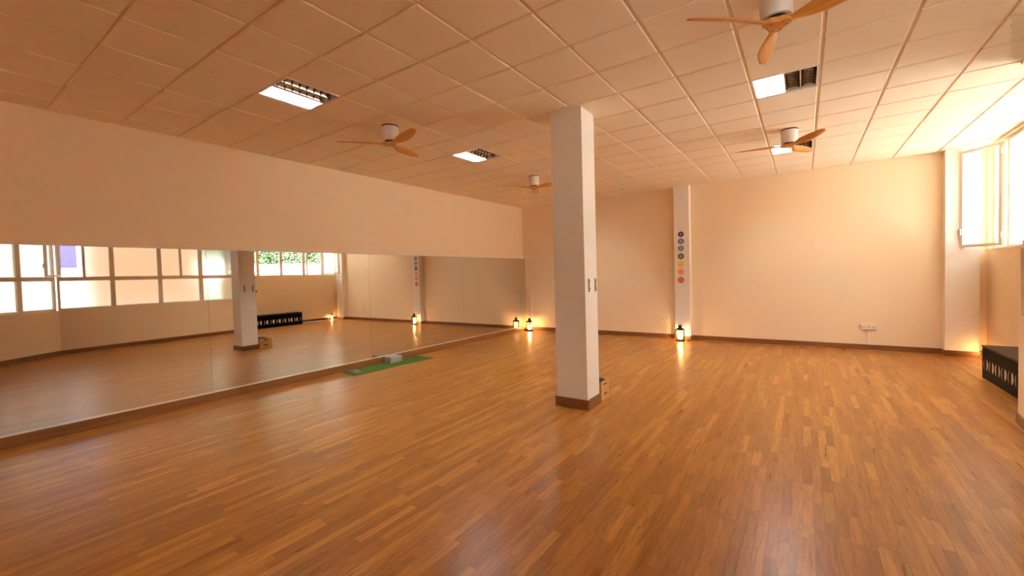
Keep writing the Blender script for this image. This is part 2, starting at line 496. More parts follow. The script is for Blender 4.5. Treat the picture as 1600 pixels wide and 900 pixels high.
for k, (i, x0, y0, y1) in enumerate(pieces):
    if k in near:
        key = round(y1 - y0, 3)
        if key not in strip_cache:
            b_ = bmesh.new(); strip_geo(b_, 0, 0, SW, y1 - y0)
            strip_cache[key] = to_mesh(b_, 'floor_strip', M['floor'])
        o = put('floor_strip', strip_cache[key], floor, (x0, y0, 0))
    else:
        strip_geo(rest, x0, y0, x0 + SW, y1)
o = put('floor_strips', to_mesh(rest, 'floor_strips', M['floor']), floor)
o['kind'] = 'stuff'

# ------------------------------------------------------------------ ceiling
ceil = tag(box('ceiling', (XL - 0.2, YF - 0.2, H + 0.15), (XR + 0.25, YB + 0.2, H + 0.25), M['slab']),
           'suspended ceiling of square warm-tinted panels in a thin metal grid', 'ceiling', kind=S)
lamp_cells = {(-3, -1), (-3, 4), (4, 4), (4, 9), (-3, 9)}
tile_cache = {}
def tile_mesh(wx, wy):
    key = (round(wx, 3), round(wy, 3))
    if key not in tile_cache:
        bm = bmesh.new()
        c = 0.008
        lo = [bm.verts.new((x, y, 0.0)) for x, y in ((c, c), (wx - c, c), (wx - c, wy - c), (c, wy - c))]
        md = [bm.verts.new((x, y, c)) for x, y in ((0, 0), (wx, 0), (wx, wy), (0, wy))]
        hi = [bm.verts.new((x, y, 0.024)) for x, y in ((0, 0), (wx, 0), (wx, wy), (0, wy))]
        bm.faces.new(lo[::-1]); bm.faces.new(hi)
        for a, b in ((lo, md), (md, hi)):
            for k in range(4): bm.faces.new((a[k], a[(k + 1) % 4], b[(k + 1) % 4], b[k]))
        finish(bm)
        tile_cache[key] = to_mesh(bm, 'ceiling_tile', M['tile'])
    return tile_cache[key]
GAP = 0.011
J0 = -4
for i in range(-7, 10):
    for j in range(J0, 14):
        if (i, j) in lamp_cells: continue
        x0, x1 = max(i * TX + GAP, XL + 0.003), min((i + 1) * TX - GAP, XR - 0.003)
        y0, y1 = max(j * TY + GAP, J0 * TY), min((j + 1) * TY - GAP, YB - 0.003)
        if x1 - x0 < 0.012 or y1 - y0 < 0.02: continue
        put('ceiling_tile', tile_mesh(x1 - x0, y1 - y0), ceil, (x0, y0, H))
# grid rails, recessed between the panels
for i in range(-6, 10):
    if i * TX < XR: box('ceiling_rail', (i * TX - 0.014, J0 * TY, H + 0.014), (i * TX + 0.014, YB - 0.002, H + 0.03), M['rail'], ceil)
for j in range(J0, 14):
    box('ceiling_rail', (XL + 0.002, j * TY - 0.014, H + 0.0165), (XR - 0.002, j * TY + 0.014, H + 0.028), M['rail'], ceil)
box('ceiling_panel', (XL, YF, H), (XR, J0 * TY - GAP, H + 0.02), M['tile'], ceil)

# ------------------------------------------------------------------ windows
WIN = [0]
def window(loc, rz, s0, s1, z0, z1, label, pane_mat, splits=(), fw_=0.05, depth=0.06, off=-0.10, panes=None):
    """frame set in the wall, local x along the wall, local y towards the room"""
    WIN[0] += 1
    wo = tag(empty('window_%d' % WIN[0], (loc[0] + math.cos(rz) * s0, loc[1] + math.sin(rz) * s0, z0), rz), label, 'window', kind=S)
    W_, Hh = s1 - s0, z1 - z0
    bm = bmesh.new()
    y0, y1 = off, off + depth
    bm_box(bm, (0, y0, 0), (fw_, y1, Hh)); bm_box(bm, (W_ - fw_, y0, 0), (W_, y1, Hh))
    bm_box(bm, (fw_, y0, 0), (W_ - fw_, y1, fw_)); bm_box(bm, (fw_, y0, Hh - fw_), (W_ - fw_, y1, Hh))
    part('window_frame', bm, M['frame'], wo)
    xs = [fw_] + [s for s in splits] + [W_ - fw_]
    for s in splits:
        box('mullion', (s - 0.028, y0 - 0.002, fw_), (s + 0.028, y1 + 0.002, Hh - fw_), M['frame'], wo, 0.003)
    for k, (a, b) in enumerate(zip(xs, xs[1:])):
        if panes and panes[k] is None: continue
        pm = M[panes[k]] if panes else pane_mat
        a_ = a + (0.028 if k else 0); b_ = b - (0.028 if k < len(xs) - 2 else 0)
        box('pane', (a_, y0 + depth / 2 - 0.003, fw_), (b_, y0 + depth / 2 + 0.003, Hh - fw_), pm, wo)
    return wo

def sash(parent, hinge, ang, wd, z0, z1, pane_mat, handle=True):
    """casement leaf, child of its window; hinge given in the window's local frame"""
    lf = bpy.data.objects.new('sash', None)
    bm = bmesh.new(); t = 0.045; d = 0.045
    rm = Matrix.Rotation(ang, 3, 'Z')
    def bx(lo, hi): 
        bm_box(bm, lo, hi, rm, (0, 0, 0))
    bx((0, -d, z0), (t, 0, z1)); bx((wd - t, -d, z0), (wd, 0, z1)); bx((t, -d, z0), (wd - t, 0, z0 + t)); bx((t, -d, z1 - t), (wd - t, 0, z1))
    for v in bm.verts: v.co += Vector((hinge[0], hinge[1], 0))
    fr = part('sash_frame', bm, M['frame'], parent)
    bm = bmesh.new(); bm_box(bm, (t, -d / 2 - 0.003, z0 + t), (wd - t, -d / 2 + 0.003, z1 - t), rm)
    for v in bm.verts: v.co += Vector((hinge[0], hinge[1], 0))
    part('sash_pane', bm, pane_mat, parent)
    for z in (z0 + 0.17, z1 - 0.14):
        bm = bmesh.new(); bm_lathe(bm, [(0.011, z - 0.045), (0.011, z + 0.045)], 10, hinge[0] - 0.006, hinge[1] + 0.012)
        part('hinge', bm, M['frame'], fr)
    if handle:
        bm = bmesh.new(); bm_box(bm, (wd - 0.035, 0, (z0 + z1) / 2 - 0.6), (wd - 0.012, 0.03, (z0 + z1) / 2 - 0.5), rm)
        for v in bm.verts: v.co += Vector((hinge[0], hinge[1], 0))
        part('sash_handle', bm, M['steel'], fr)
    bpy.data.objects.remove(lf)
    return fr

# far part: clear windows (local s = y - WB.y)
def ys(y): return y - WB.y
window(l2, r2, 0.01, ys(4.64), SILL_FAR, HEAD, 'clear fixed window pane behind the near end of the bench', M['glass'], off=-0.12)
window(l2, r2, ys(4.64), ys(5.47), SILL_FAR, HEAD, 'clear window pane showing hedge, above the middle of the bench', M['glass'], off=-0.12)
window(l2, r2, ys(5.47), ys(6.34), SILL_FAR, HEAD, 'clear window pane showing hedge, above the far end of the bench', M['glass'], off=-0.12)
window(l2, r2, ys(6.34), ys(7.12), SILL_FAR, HEAD, 'clear window pane next to the open sash', M['glass'], splits=(0.14,), off=-0.12)
wo = window(l2, r2, ys(7.12), ys(7.715), SILL_FAR, HEAD, 'window opening with its sash swung into the room beside the corner pilaster', M['glass'], panes=(None,), off=-0.12)
sash(wo, (0.0, 0.005), R(38), 0.60, 0.05, HEAD - SILL_FAR - 0.05, M['glass'])
bm = bmesh.new(); bm_box(bm, (0, -0.24, SILL_FAR), (n2, 0.012, SILL_FAR + 0.018))
tag(part('trim_2', bm, M['frame'], loc=l2, rotz=r2), 'cream sill board under the high clear windows', 'window sill', kind=S)
# step glass above the return wall
bm = bmesh.new()
ww = XR - WB.x
WIN[0] += 1
st = tag(empty('window_%d' % WIN[0], (WB.x + 0.06, WB.y - 0.05, SILL_FAR)), 'narrow window above the wall step', 'window', kind=S)
bm_box(bm, (0, -0.025, 0), (0.035, 0.025, HEAD - SILL_FAR)); bm_box(bm, (ww - 0.1, -0.025, 0), (ww - 0.05, 0.025, HEAD - SILL_FAR))
bm_box(bm, (0.035, -0.025, 0), (ww - 0.1, 0.025, 0.04)); bm_box(bm, (0.035, -0.025, HEAD - SILL_FAR - 0.04), (ww - 0.1, 0.025, HEAD - SILL_FAR))
part('window_frame', bm, M['frame'], st)
box('pane', (0.035, -0.003, 0.04), (ww - 0.1, 0.003, HEAD - SILL_FAR - 0.04), M['frost'], st)

# near part: two rows of frosted windows
bay = n1 / 4.0
up_lab = ['open window opening with a lilac blind, at the bend of the window wall', 'upper frosted pane, single wide light next to the lilac blind bay',
          'upper frosted window with two narrow lights', 'upper frosted pane nearest the column, greenish light']
lo_lab = ['lower frosted pane right of the bend', 'second lower frosted pane after the bend', 'third lower frosted pane after the bend', 'last lower frosted pane before the wall step']
for k in range(4):
    s0, s1 = k * bay, (k + 1) * bay - (0.03 if k == 3 else 0)
    window(l1, r1, s0, s1 - (0.03 if k == 3 else 0), SILL_LOW - 0.03, MID0 + 0.05, lo_lab[k], M['frost'], off=-0.11)
    if k == 0:
        wz = window(l1, r1, s0, s1, MID0 + 0.05, HEAD, up_lab[k], M['frost'], splits=(0.5,), panes=(None, 'frost'), off=-0.11)
        sash(wz, (0.04, 0.0), R(217) - r1, 0.50, 0.05, HEAD - MID0 - 0.10, M['glass'])
        bl = tag(empty('roller_blind', wz.location, r1), 'lilac roller blind half lowered in the open window', 'blind')
        Z0 = 2.13 - (MID0 + 0.05)
        box('fabric', (0.07, -0.135, Z0), (0.40, -0.132, HEAD - MID0 - 0.12), M['lilac'], bl)
        bm = bmesh.new(); bm_box(bm, (0.065, -0.14, Z0 - 0.018), (0.405, -0.126, Z0)); part('bottom_bar', bm, M['lilac'], bl, 0.003, 1)
        bm = bmesh.new(); bm_tube(bm, [(0.06, -0.133, HEAD - MID0 - 0.11), (0.44, -0.133, HEAD - MID0 - 0.11)], 0.02, 12); part('roller', bm, M['frame'], bl)
    else:
        window(l1, r1, s0, s1, MID0 + 0.05, HEAD, up_lab[k], M['frost'], splits=((bay / 2,) if k == 2 else ()), off=-0.11)
nb = [0.0, n0 - 0.80, n0]
for k, (a, b) in enumerate(zip(nb, nb[1:])):
    window(l0, r0, a, b, SILL_LOW - 0.03, MID0 + 0.05, ('lower frosted pane at the frame edge on the angled wall', 'lower frosted pane left of the bend')[k], M['frost'], off=-0.11)
    window(l0, r0, a, b, MID0 + 0.05, HEAD, ('upper frosted pane at the frame edge on the angled wall', 'upper frosted pane left of the bend')[k], M['frost'], off=-0.11)

# ------------------------------------------------------------------ outside
bm = bmesh.new()
bm_box(bm, (XR + 0.24, -9, 0.4), (17, 15, 0.95)); bm_box(bm, (4.95, -9, 0.4), (XR + 0.24, WB.y - 0.12, 0.95))
tag(part('ground', bm, M['concrete']), 'pale concrete ground outside the windows', 'ground', kind=S)
tag(box('boundary_wall', (9.2, 2.6, 0.95), (9.45, 9.6, 2.42), M['ext_white'], bevel=0.01), 'sunlit white garden wall outside below the hedge', 'wall', kind=S)
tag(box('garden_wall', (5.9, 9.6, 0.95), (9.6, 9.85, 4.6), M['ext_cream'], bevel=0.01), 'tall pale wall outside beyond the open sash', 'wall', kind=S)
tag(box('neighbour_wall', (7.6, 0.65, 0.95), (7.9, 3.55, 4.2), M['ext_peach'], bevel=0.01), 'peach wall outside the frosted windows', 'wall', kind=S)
hl = ['green leafy hedge shrub outside, nearest the column in the mirror', 'green leafy hedge shrub outside, middle of three', 'green leafy hedge shrub outside, farthest from the column']
for k in range(4):
    yc = 3.2 + k * 2.02
    sh = tag(empty('hedge_shrub', (10.1, yc, 0.95)), 'bright green leafy hedge shrub above the white garden wall, %s' % ('first', 'second', 'third', 'fourth')[k] + ' from the column side', 'shrub', 'hedge outside')
    rr = random.Random(20 + k)
    bm = bmesh.new()
    for _ in range(5200):
        zz = rr.uniform(1.15, 3.7)
        bulge = 1.0 - 0.35 * max(0.0, (zz - 2.9) / 0.8) ** 2
        p = Vector((rr.uniform(-0.5, 0.5) * bulge, rr.uniform(-0.92, 0.92) * bulge, zz))
        a = Vector((rr.uniform(-1, 1), rr.uniform(-1, 1), rr.uniform(-0.6, 1))).normalized()
        b = a.orthogonal().normalized()
        l_, w_ = rr.uniform(0.10, 0.17), rr.uniform(0.05, 0.09)
        q = [bm.verts.new(p + v) for v in (-a * l_ / 2, b * w_ / 2, a * l_ / 2, -b * w_ / 2)]
        bm.faces.new(q)
    fo = put('foliage', to_mesh(bm, 'foliage', M['leaf']), sh); fo['kind'] = 'stuff'
    bm = bmesh.new(); bm_tube(bm, [(0, 0, 0), (0.03, 0.02, 0.9), (0, 0, 2.4)], 0.05); part('stem', bm, M['bark'], sh)

# ------------------------------------------------------------------ ceiling luminaires
def luminaire(i, j, label):
    g = 0.012
    lx, ly = TX - 2 * g, TY - 2 * g
    t = tag(empty('ceiling_light', (i * TX + g, j * TY + g, H)), label, 'ceiling light', 'recessed louvre lights in the ceiling')
    bm = bmesh.new(); th = 0.014; D = 0.105
    bm_box(bm, (0, 0, 0), (th, ly, D)); bm_box(bm, (lx - th, 0, 0), (lx, ly, D))
    bm_box(bm, (th, 0, 0), (lx - th, th, D)); bm_box(bm, (th, ly - th, 0), (lx - th, ly, D))
    bm_box(bm, (0, 0, D), (lx, ly, D + 0.01))
    part('housing', bm, M['lamp_body'], t)
    rw = (lx - 2 * th) / 4
    for r in range(1, 4):
        box('divider', (th + r * rw - 0.0055, th, -0.003), (th + r * rw + 0.0055, ly - th, D - 0.0005), M['lamp_metal'], t)
    for r in range(4):
        lit = r < 2
        xa = th + r * rw; xc = xa + rw / 2
        bm = bmesh.new()
        # parabolic side reflectors
        for sgn in (-1, 1):
            prof = [(rw / 2 - 0.003, 0.002), (rw / 2 - 0.012, 0.03), (rw / 2 - 0.028, 0.055)]
            prev = None
            for (dx, z) in prof:
                e = [bm.verts.new((xc + sgn * dx, th, z)), bm.verts.new((xc + sgn * dx, ly - th, z))]
                if prev: bm.faces.new((prev[0], prev[1], e[1], e[0]))
                prev = e
        rf = part('reflector', bm, M['louvre_lit'] if lit else M['lamp_metal'], t)
        bm = bmesh.new(); bm_tube(bm, [(xc, th + 0.01, 0.078), (xc, ly - th - 0.01, 0.078)], 0.013, 10)
        part('tube', bm, M['tube_on'] if lit else M['tube_off'], t, smooth=True)
        for k in range(7):
            yb = th + (ly - 2 * th) * (k + 0.5) / 7
            bm = bmesh.new()
            n = 8; top = []; bot = []
            for q in range(n + 1):
                u = -1 + 2 * q / n
                top.append(bm.verts.new((xc + u * (rw / 2 - 0.004), yb, 0.052)))
                bot.append(bm.verts.new((xc + u * (rw / 2 - 0.004), yb, 0.004 + 0.030 * (1 - u * u))))
            for q in range(n): bm.faces.new((bot[q], bot[q + 1], top[q + 1], top[q]))
            ext = bmesh.ops.extrude_face_region(bm, geom=list(bm.faces))
            for v in ext['geom']:
                if isinstance(v, bmesh.types.BMVert): v.co.y += 0.004
            part('baffle', bm, M['louvre_lit'] if lit else M['lamp_metal'], rf)
    return t
luminaire(-3, -1, 'square louvre ceiling light nearest the left edge, over the mirror side')
luminaire(-3, 4, 'square louvre ceiling light between the two fans left of the column')
luminaire(-3, 9, 'square louvre ceiling light partly hidden by the column, near the corner')
luminaire(4, 4, 'square louvre ceiling light below the large fan at the upper right')
luminaire(4, 9, 'square louvre ceiling light behind the farther right fan')

# ------------------------------------------------------------------ ceiling fans
def blade_mesh():
    bm = bmesh.new()
    secs = []
    N = 16
    for k in range(N + 1):
        t = k / N
        r = 0.055 + t * 0.605
        if t < 0.12: c = 0.052 + 0.012 * t / 0.12
        elif t < 0.45: c = 0.064 + 0.066 * math.sin((t - 0.12) / 0.33 * math.pi / 2)
        else: c = 0.130 - 0.062 * ((t - 0.45) / 0.55) ** 2.0
        if t > 0.93: c *= max(0.25, math.sqrt(max(0.02, 1 - ((t - 0.93) / 0.075) ** 2)))
        tw = -R(6 + 20 * math.sin(min(1, t / 0.28) * math.pi / 2) - 12 * max(0, t - 0.28))
        th = 0.022 * (1 - 0.72 * t) + 0.004
        zoff = 0.006 + 0.012 * t
        yo = 0.018 * math.sin(t * math.pi) - 0.012 * t
        ring = []
        for q in range(12):
            a = 2 * math.pi * q / 12
            yy, zz = c / 2 * math.cos(a), th / 2 * math.sin(a) * (0.55 + 0.45 * abs(math.sin(a)))
            ring.append(bm.verts.new((r, yo + yy * math.cos(tw) - zz * math.sin(tw), zoff + yy * math.sin(tw) + zz * math.cos(tw))))
        secs.append(ring)
    for a, b in zip(secs, secs[1:]):
        for q in range(12): bm.faces.new((a[q], a[(q + 1) % 12], b[(q + 1) % 12], b[q]))
    bm.faces.new(secs[0][::-1]); bm.faces.new(secs[-1])
    finish(bm, smooth=True)
    return to_mesh(bm, 'blade', M['fan_wood'])

def make_fan():
    t = empty('ceiling_fan', (0, 0, 0))
    bm = bmesh.new(); bm_lathe(bm, [(0.106, 0.0), (0.106, -0.012), (0.100, -0.012)], 32); part('mount_ring', bm, M['fan_dark'], t)
    bm = bmesh.new(); bm_lathe(bm, [(0.099, -0.0122), (0.104, -0.016), (0.104, -0.075), (0.1025, -0.0765), (0.1025, -0.0785), (0.104, -0.080), (0.098, -0.18), (0.094, -0.188)], 40)
    mo = part('motor_housing', bm, M['fan_white'], t); auto_smooth(mo)
    bm = bmesh.new(); bm_box(bm, (-0.02, -0.1045, -0.066), (0.02, -0.101, -0.058)); part('sensor', bm, M['fan_dark'], mo)
    bm = bmesh.new(); bm_lathe(bm, [(0.07, -0.1885), (0.07, -0.205)], 32); part('shaft_collar', bm, M['fan_dark'], t)
    # three-lobed wooden hub
    bm = bmesh.new()
    pts = []
    for k in range(36):
        a = 2 * math.pi * k / 36
        rr = 0.083 + 0.018 * math.cos(3 * a)
        pts.append((rr * math.cos(a), rr * math.sin(a)))
    bm_prism(bm, pts, -0.243, -0.2055)
    hb_ = part('hub', bm, M['fan_wood'], t, 0.006, 2); auto_smooth(hb_, 50)
    for k in range(6):
        a = 2 * math.pi * (k + 0.25 + (0.25 if k % 2 else 0)) / 6
        bm = bmesh.new(); bm_lathe(bm, [(0.005, -0.2452), (0.005, -0.2425)], 8, 0.058 * math.cos(a), 0.058 * math.sin(a)); part('screw', bm, M['fan_dark'], hb_)
    bme = blade_mesh()
    for k in range(3):
        put('blade', bme, t, (0, 0, -0.232), R(120 * k))
    return t
fan0 = make_fan()
fans = [(2.705, 0.83, 221, 'largest-looking ceiling fan at the top edge, white motor and three light wooden blades'),
        (2.695, 4.50, 187, 'ceiling fan in front of a louvre light, right of the column'),
        (-1.51, 0.90, 226, 'ceiling fan left of the column, nearest the mirror wall'),
        (-1.556, 4.50, 236, 'small far ceiling fan whose blade passes behind the column')]
for k, (x, y, a, lb) in enumerate(fans):
    f_ = fan0 if k == 0 else copy_tree(fan0)
    f_.location = (x, y, H - 0.0005); f_.rotation_euler = (0, 0, R(a))
    tag(f_, lb, 'ceiling fan', 'wooden-bladed ceiling fans')

# ------------------------------------------------------------------ lanterns
def make_lantern():
    t = empty('lantern')
    ph = R(12)
    def hexa(r): return [(r * math.cos(ph + k * math.pi / 3), r * math.sin(ph + k * math.pi / 3)) for k in range(6)]
    bm = bmesh.new(); bm_lathe(bm, [(0.108, 0.012), (0.108, 0.026), (0.098, 0.034), (0.092, 0.046)], 6, phase=ph); part('base', bm, M['iron'], t, 0.002, 1)
    for k in range(6):
        x, y = hexa(0.095)[k]
        bm = bmesh.new(); bm_lathe(bm, [(0.013, 0.0), (0.016, 0.0115)], 8, x * 1.02, y * 1.02); part('foot', bm, M['iron'], t)
        bm = bmesh.new(); bm_box(bm, (x - 0.0075, y - 0.0075, 0.044), (x + 0.0075, y + 0.0075, 0.262)); part('post', bm, M['iron'], t)
    hx = hexa(0.0925)
    for k in range(6):
        a, b = Vector((*hx[k], 0)), Vector((*hx[(k + 1) % 6], 0))
        d = (b - a).normalized(); nrm = Vector((d.y, -d.x, 0)) * 0.001
        a2, b2 = a + d * 0.008, b - d * 0.008
        bm = bmesh.new()
        bm_prism(bm, [tuple((p + s * nrm)[:2]) for p, s in ((a2, -1), (a2, 1), (b2, 1), (b2, -1))], 0.047, 0.258)
        part('pane', bm, M['pane'], t)
    bm = bmesh.new(); bm_lathe(bm, [(0.108, 0.258), (0.110, 0.272), (0.100, 0.280), (0.052, 0.305), (0.040, 0.309)], 6, phase=ph); part('roof', bm, M['iron'], t, 0.002, 1)
    bm = bmesh.new(); bm_lathe(bm, [(0.038, 0.309), (0.038, 0.345), (0.048, 0.349), (0.046, 0.358), (0.02, 0.370)], 18)
    part('chimney', bm, M['iron'], t, smooth=True)
    bm = bmesh.new(); bm_tube(bm, [(0.045 * math.cos(a), 0.0, 0.366 + 0.0 + 0.040 * math.sin(a)) for a in [math.pi * q / 10 for q in range(11)]], 0.003, 6)
    part('ring_handle', bm, M['iron'], t)
    bm = bmesh.new(); bm_lathe(bm, [(0.027, 0.047), (0.029, 0.052), (0.029, 0.150), (0.025, 0.154)], 20)
    ca = part('candle', bm, M['candle'], t, smooth=True)
    bm = bmesh.new(); bm_lathe(bm, [(0.003, 0.154), (0.009, 0.164), (0.008, 0.174), (0.002, 0.192)], 10); part('flame', bm, M['flame'], ca, smooth=True)
    ld = bpy.data.lights.new('candle_light', 'POINT'); ld.energy = LANTERN_W; ld.color = (1.0, 0.56, 0.20); ld.shadow_soft_size = 0.024
    lo = bpy.data.objects.new('candle_light', ld); col.objects.link(lo); lo.parent = t; lo.location = (0, 0, 0.205)
    return t
LANTERN_W = 2.5
lan0 = make_lantern()
lans = [(0.497, 7.42, 1.0, 20, 'glowing metal candle lantern on the floor before the pilaster with discs'),
        (-3.69, 7.56, 1.0, 48, 'glowing metal candle lantern in the far corner beside the mirror'),
        (5.345, 7.36, 0.66, 80, 'glowing metal candle lantern behind the bench, seen in the mirror')]
for k, (x, y, s, a, lb) in enumerate(lans):
    l_ = lan0 if k == 0 else copy_tree(lan0)
    l_.location = (x, y, 0); l_.rotation_euler = (0, 0, R(a)); l_.scale = (s, s, s)
    tag(l_, lb, 'lantern', 'candle lanterns on the floor')
    if k == 2:
        for c_ in l_.children:
            if c_.type == 'LIGHT': c_.data = c_.data.copy(); c_.data.energy = LANTERN_W * 0.4
bm = bmesh.new(); bm_box(bm, (-0.02, -0.03, 0), (0.02, 0.03, 0.065))
pa = tag(empty('plug_adapter', (-3.835, 7.57, 0.0)), 'small black power adapter beside the corner lantern', 'adapter')
part('body', bm, M['fan_dark'], pa, 0.006, 2)
bm = bmesh.new(); bm_tube(bm, [(0.0, 0.02, 0.05), (0.01, 0.08, 0.045), (0.02, 0.16, 0.05), (0.03, 0.185, 0.12)], 0.004); part('cord', bm, M['fan_dark'], pa)
bm = bmesh.new(); bm_box(bm, (-0.022, -0.018, 0), (0.022, 0.018, 0.036))
pb = tag(empty('plug_adapter', (0.66, 7.48, 0.0)), 'small dark transformer box behind the pilaster lantern', 'adapter')
part('body', bm, M['fan_dark'], pb, 0.005, 2)
bm = bmesh.new(); bm_tube(bm, [(0.0, 0.0, 0.03), (-0.01, 0.03, 0.035), (-0.03, 0.045, 0.008)], 0.003); part('cord', bm, M['fan_dark'], pb)

# ------------------------------------------------------------------ hanging chakra discs
ch = tag(empty('disc_hanging', (0.507, PY, 1.4)), 'string of seven coloured round discs hanging on the pilaster', 'wall hanging')
dz = [2.462, 2.300, 2.137, 1.952, 1.774, 1.595, 1.402]
dc = [(0.045, 0.02, 0.16), (0.10, 0.15, 0.33), (0.10, 0.16, 0.36), (0.045, 0.085, 0.02), (0.80, 0.50, 0.06), (0.80, 0.20, 0.035), (0.62, 0.02, 0.025)]
dr = [(0.063, 0.063), (0.069, 0.062), (0.062, 0.063), (0.067, 0.067), (0.063, 0.066), (0.064, 0.064), (0.068, 0.068)]
dm = [(0.42, 0.33, 0.55), (0.62, 0.58, 0.56), (0.62, 0.60, 0.62), (0.62, 0.60, 0.50), (0.90, 0.68, 0.25), (0.92, 0.60, 0.40), (0.90, 0.58, 0.48)]
for k in range(7):
    cxk = 0.507 + 0.0024 * (2 - k) - 0.507; cz = dz[k] - 1.4
    dmat = simple('disc_colour_%d' % k, dc[k], 0.45, var=0.15, bscale=60); mm = simple('disc_mark_%d' % k, dm[k], 0.5)
    def flat(prof2, y0, y1, name, mat, parent):
        bm = bmesh.new()
        a = [bm.verts.new((x, y0, z)) for x, z in prof2]; b = [bm.verts.new((x, y1, z)) for x, z in prof2]
        n = len(prof2); bm.faces.new(a); bm.faces.new(b[::-1])
        for q in range(n): bm.faces.new((a[q], a[(q + 1) % n], b[(q + 1) % n], b[q]))
        return part(name, bm, mat, parent)
    d_ = flat([(cxk + dr[k][0] * math.cos(2 * math.pi * q / 28), cz + dr[k][1] * math.sin(2 * math.pi * q / 28)) for q in range(28)], -0.012, -0.004, 'disc', dmat, ch)
    # petal ring and inner emblem, raised on the disc
    npet = [14, 2, 16, 12, 10, 6, 4][k]
    bm = bmesh.new()
    def ring(r0, r1, n=28, wob=0.0, ncy=1):
        ro = []; ri = []
        for q in range(n):
            a = 2 * math.pi * q / n; rr = r1 + wob * abs(math.sin(a * ncy / 2.0))
            ro.append(bm.verts.new((cxk + rr * math.cos(a), -0.0128, cz + rr * math.sin(a)))); ri.append(bm.verts.new((cxk + r0 * math.cos(a), -0.0128, cz + r0 * math.sin(a))))
        for q in range(n): bm.faces.new((ri[q], ri[(q + 1) % n], ro[(q + 1) % n], ro[q]))
    def poly(pts): bm.faces.new([bm.verts.new((cxk + x, -0.0130, cz + z)) for x, z in pts])
    if k == 0: ring(0.006, 0.022, 28, 0.008, 10)
    elif k == 1: ring(0.030, 0.036); poly([(-0.024, 0.018), (0.022, 0.020), (0.002, -0.024)]); poly([(-0.012, -0.030), (0.03, -0.022), (0.012, -0.014)])
    elif k == 2: ring(0.034, 0.041, 32, 0.004, 16); poly([(-0.012, 0.022), (0.014, 0.022), (0.014, -0.022), (-0.012, -0.022)])
    elif k == 3: ring(0.030, 0.036, 24, 0.006, 12); poly([(0, 0.022), (-0.02, -0.012), (0.02, -0.012)]); poly([(0.001, -0.024), (-0.019, 0.010), (0.021, 0.010)])
    elif k == 4: ring(0.036, 0.042, 30, 0.005, 10); poly([(-0.01, 0.008), (0.01, 0.008), (0, -0.01)])
    elif k == 5: ring(0.034, 0.041, 30, 0.006, 6); ring(0.0, 0.012)
    else: ring(0.034, 0.040, 24, 0.008, 4); poly([(-0.026, -0.022), (-0.006, 0.0), (-0.022, 0.006)]); poly([(0.026, -0.022), (0.006, 0.0), (0.022, 0.006)]); poly([(-0.014, 0.022), (0.014, 0.022), (0.0, 0.004)])
    me = to_mesh(bm, 'emblem', mm); put('emblem', me, d_)
bm = bmesh.new(); bm_tube(bm, [(0.005, -0.003, dz[0] - 1.4 + 0.115), (0.0, -0.003, dz[6] - 1.4)], 0.0012, 6); part('string', bm, M['card'], ch)
bm = bmesh.new(); bm_box(bm, (-0.001, -0.012, dz[0] - 1.4 + 0.108), (0.011, 0, dz[0] - 1.4 + 0.122)); part('nail', bm, M['fan_dark'], ch)

# ------------------------------------------------------------------ sockets
def socket(x0, x1, z0, z1, n, label, conduit_to=None, cx=None, switch=False):
    t = tag(empty('wall_socket', ((x0 + x1) / 2, YB, z0)), label, 'socket', 'wall sockets on the far wall')
    w_ = (x1 - x0) / 2; h_ = z1 - z0
    box('plate', (-w_, -0.036, 0), (w_, 0, h_), M['plastic'], t, 0.004)
    for k in range(n):
        xc = -w_ + (k + 0.5) * 2 * w_ / n
        bm = bmesh.new()
        rr = min(w_ / n, h_ / 2) * 0.56
        a = [bm.verts.new((xc + rr * math.cos(q * math.pi / 8), -0.0364, h_ / 2 + rr * math.sin(q * math.pi / 8))) for q in range(16)]
        b = [bm.verts.new((xc + rr * 0.92 * math.cos(q * math.pi / 8), -0.030, h_ / 2 + rr * 0.92 * math.sin(q * math.pi / 8))) for q in range(16)]
        bm.faces.new(b)
        for q in range(16): bm.faces.new((a[q], a[(q + 1) % 16], b[(q + 1) % 16], b[q]))
        ot = part('outlet', bm, M['plastic'], t)
        bm = bmesh.new()
        for s in (-1, 1): bm_box(bm, (xc + s * rr * 0.5 - rr * 0.30, -0.0372, h_ / 2 - rr * 0.30), (xc + s * rr * 0.5 + rr * 0.30, -0.0345, h_ / 2 + rr * 0.30))
        part('pin_holes', bm, M['hole'], ot)
    if conduit_to is not None:
        c_ = cx - (x0 + x1) / 2
        box('conduit', (c_ - 0.009, -0.014, conduit_to - z0), (c_ + 0.009, 0, -0.0005), M['plastic'], t, 0.002)
    return t
socket(-3.80, -3.56, 0.995, 1.09, 3, 'triple wall socket above the corner lantern', 0.12, -3.735)
s2 = socket(-0.015, 0.14, 0.405, 0.485, 2, 'double wall socket with a lamp cable, left of the pilaster')
socket(3.757, 3.985, 0.395, 0.485, 3, 'triple wall socket alone on the right part of the far wall', 0.10, 3.872)
cb_ = tag(empty('lamp_cable', (0.09, YB - 0.05, 0)), 'thin pale cable hanging from the double socket to the pilaster lantern', 'cable')
bm = bmesh.new(); bm_tube(bm, [(0, 0.008, 0.42), (0, 0.012, 0.30), (0.004, 0.02, 0.16), (0.03, 0.0, 0.09), (0.10, -0.10, 0.035), (0.20, -0.22, 0.008), (0.262, -0.285, 0.006)], 0.004, 6)
part('cord', bm, M['cable'], cb_, smooth=True)
bm = bmesh.new(); bm_box(bm, (-0.016, -0.004, 0.415), (0.016, 0.011, 0.455)); part('plug', bm, M['plastic'], cb_, 0.004, 1)

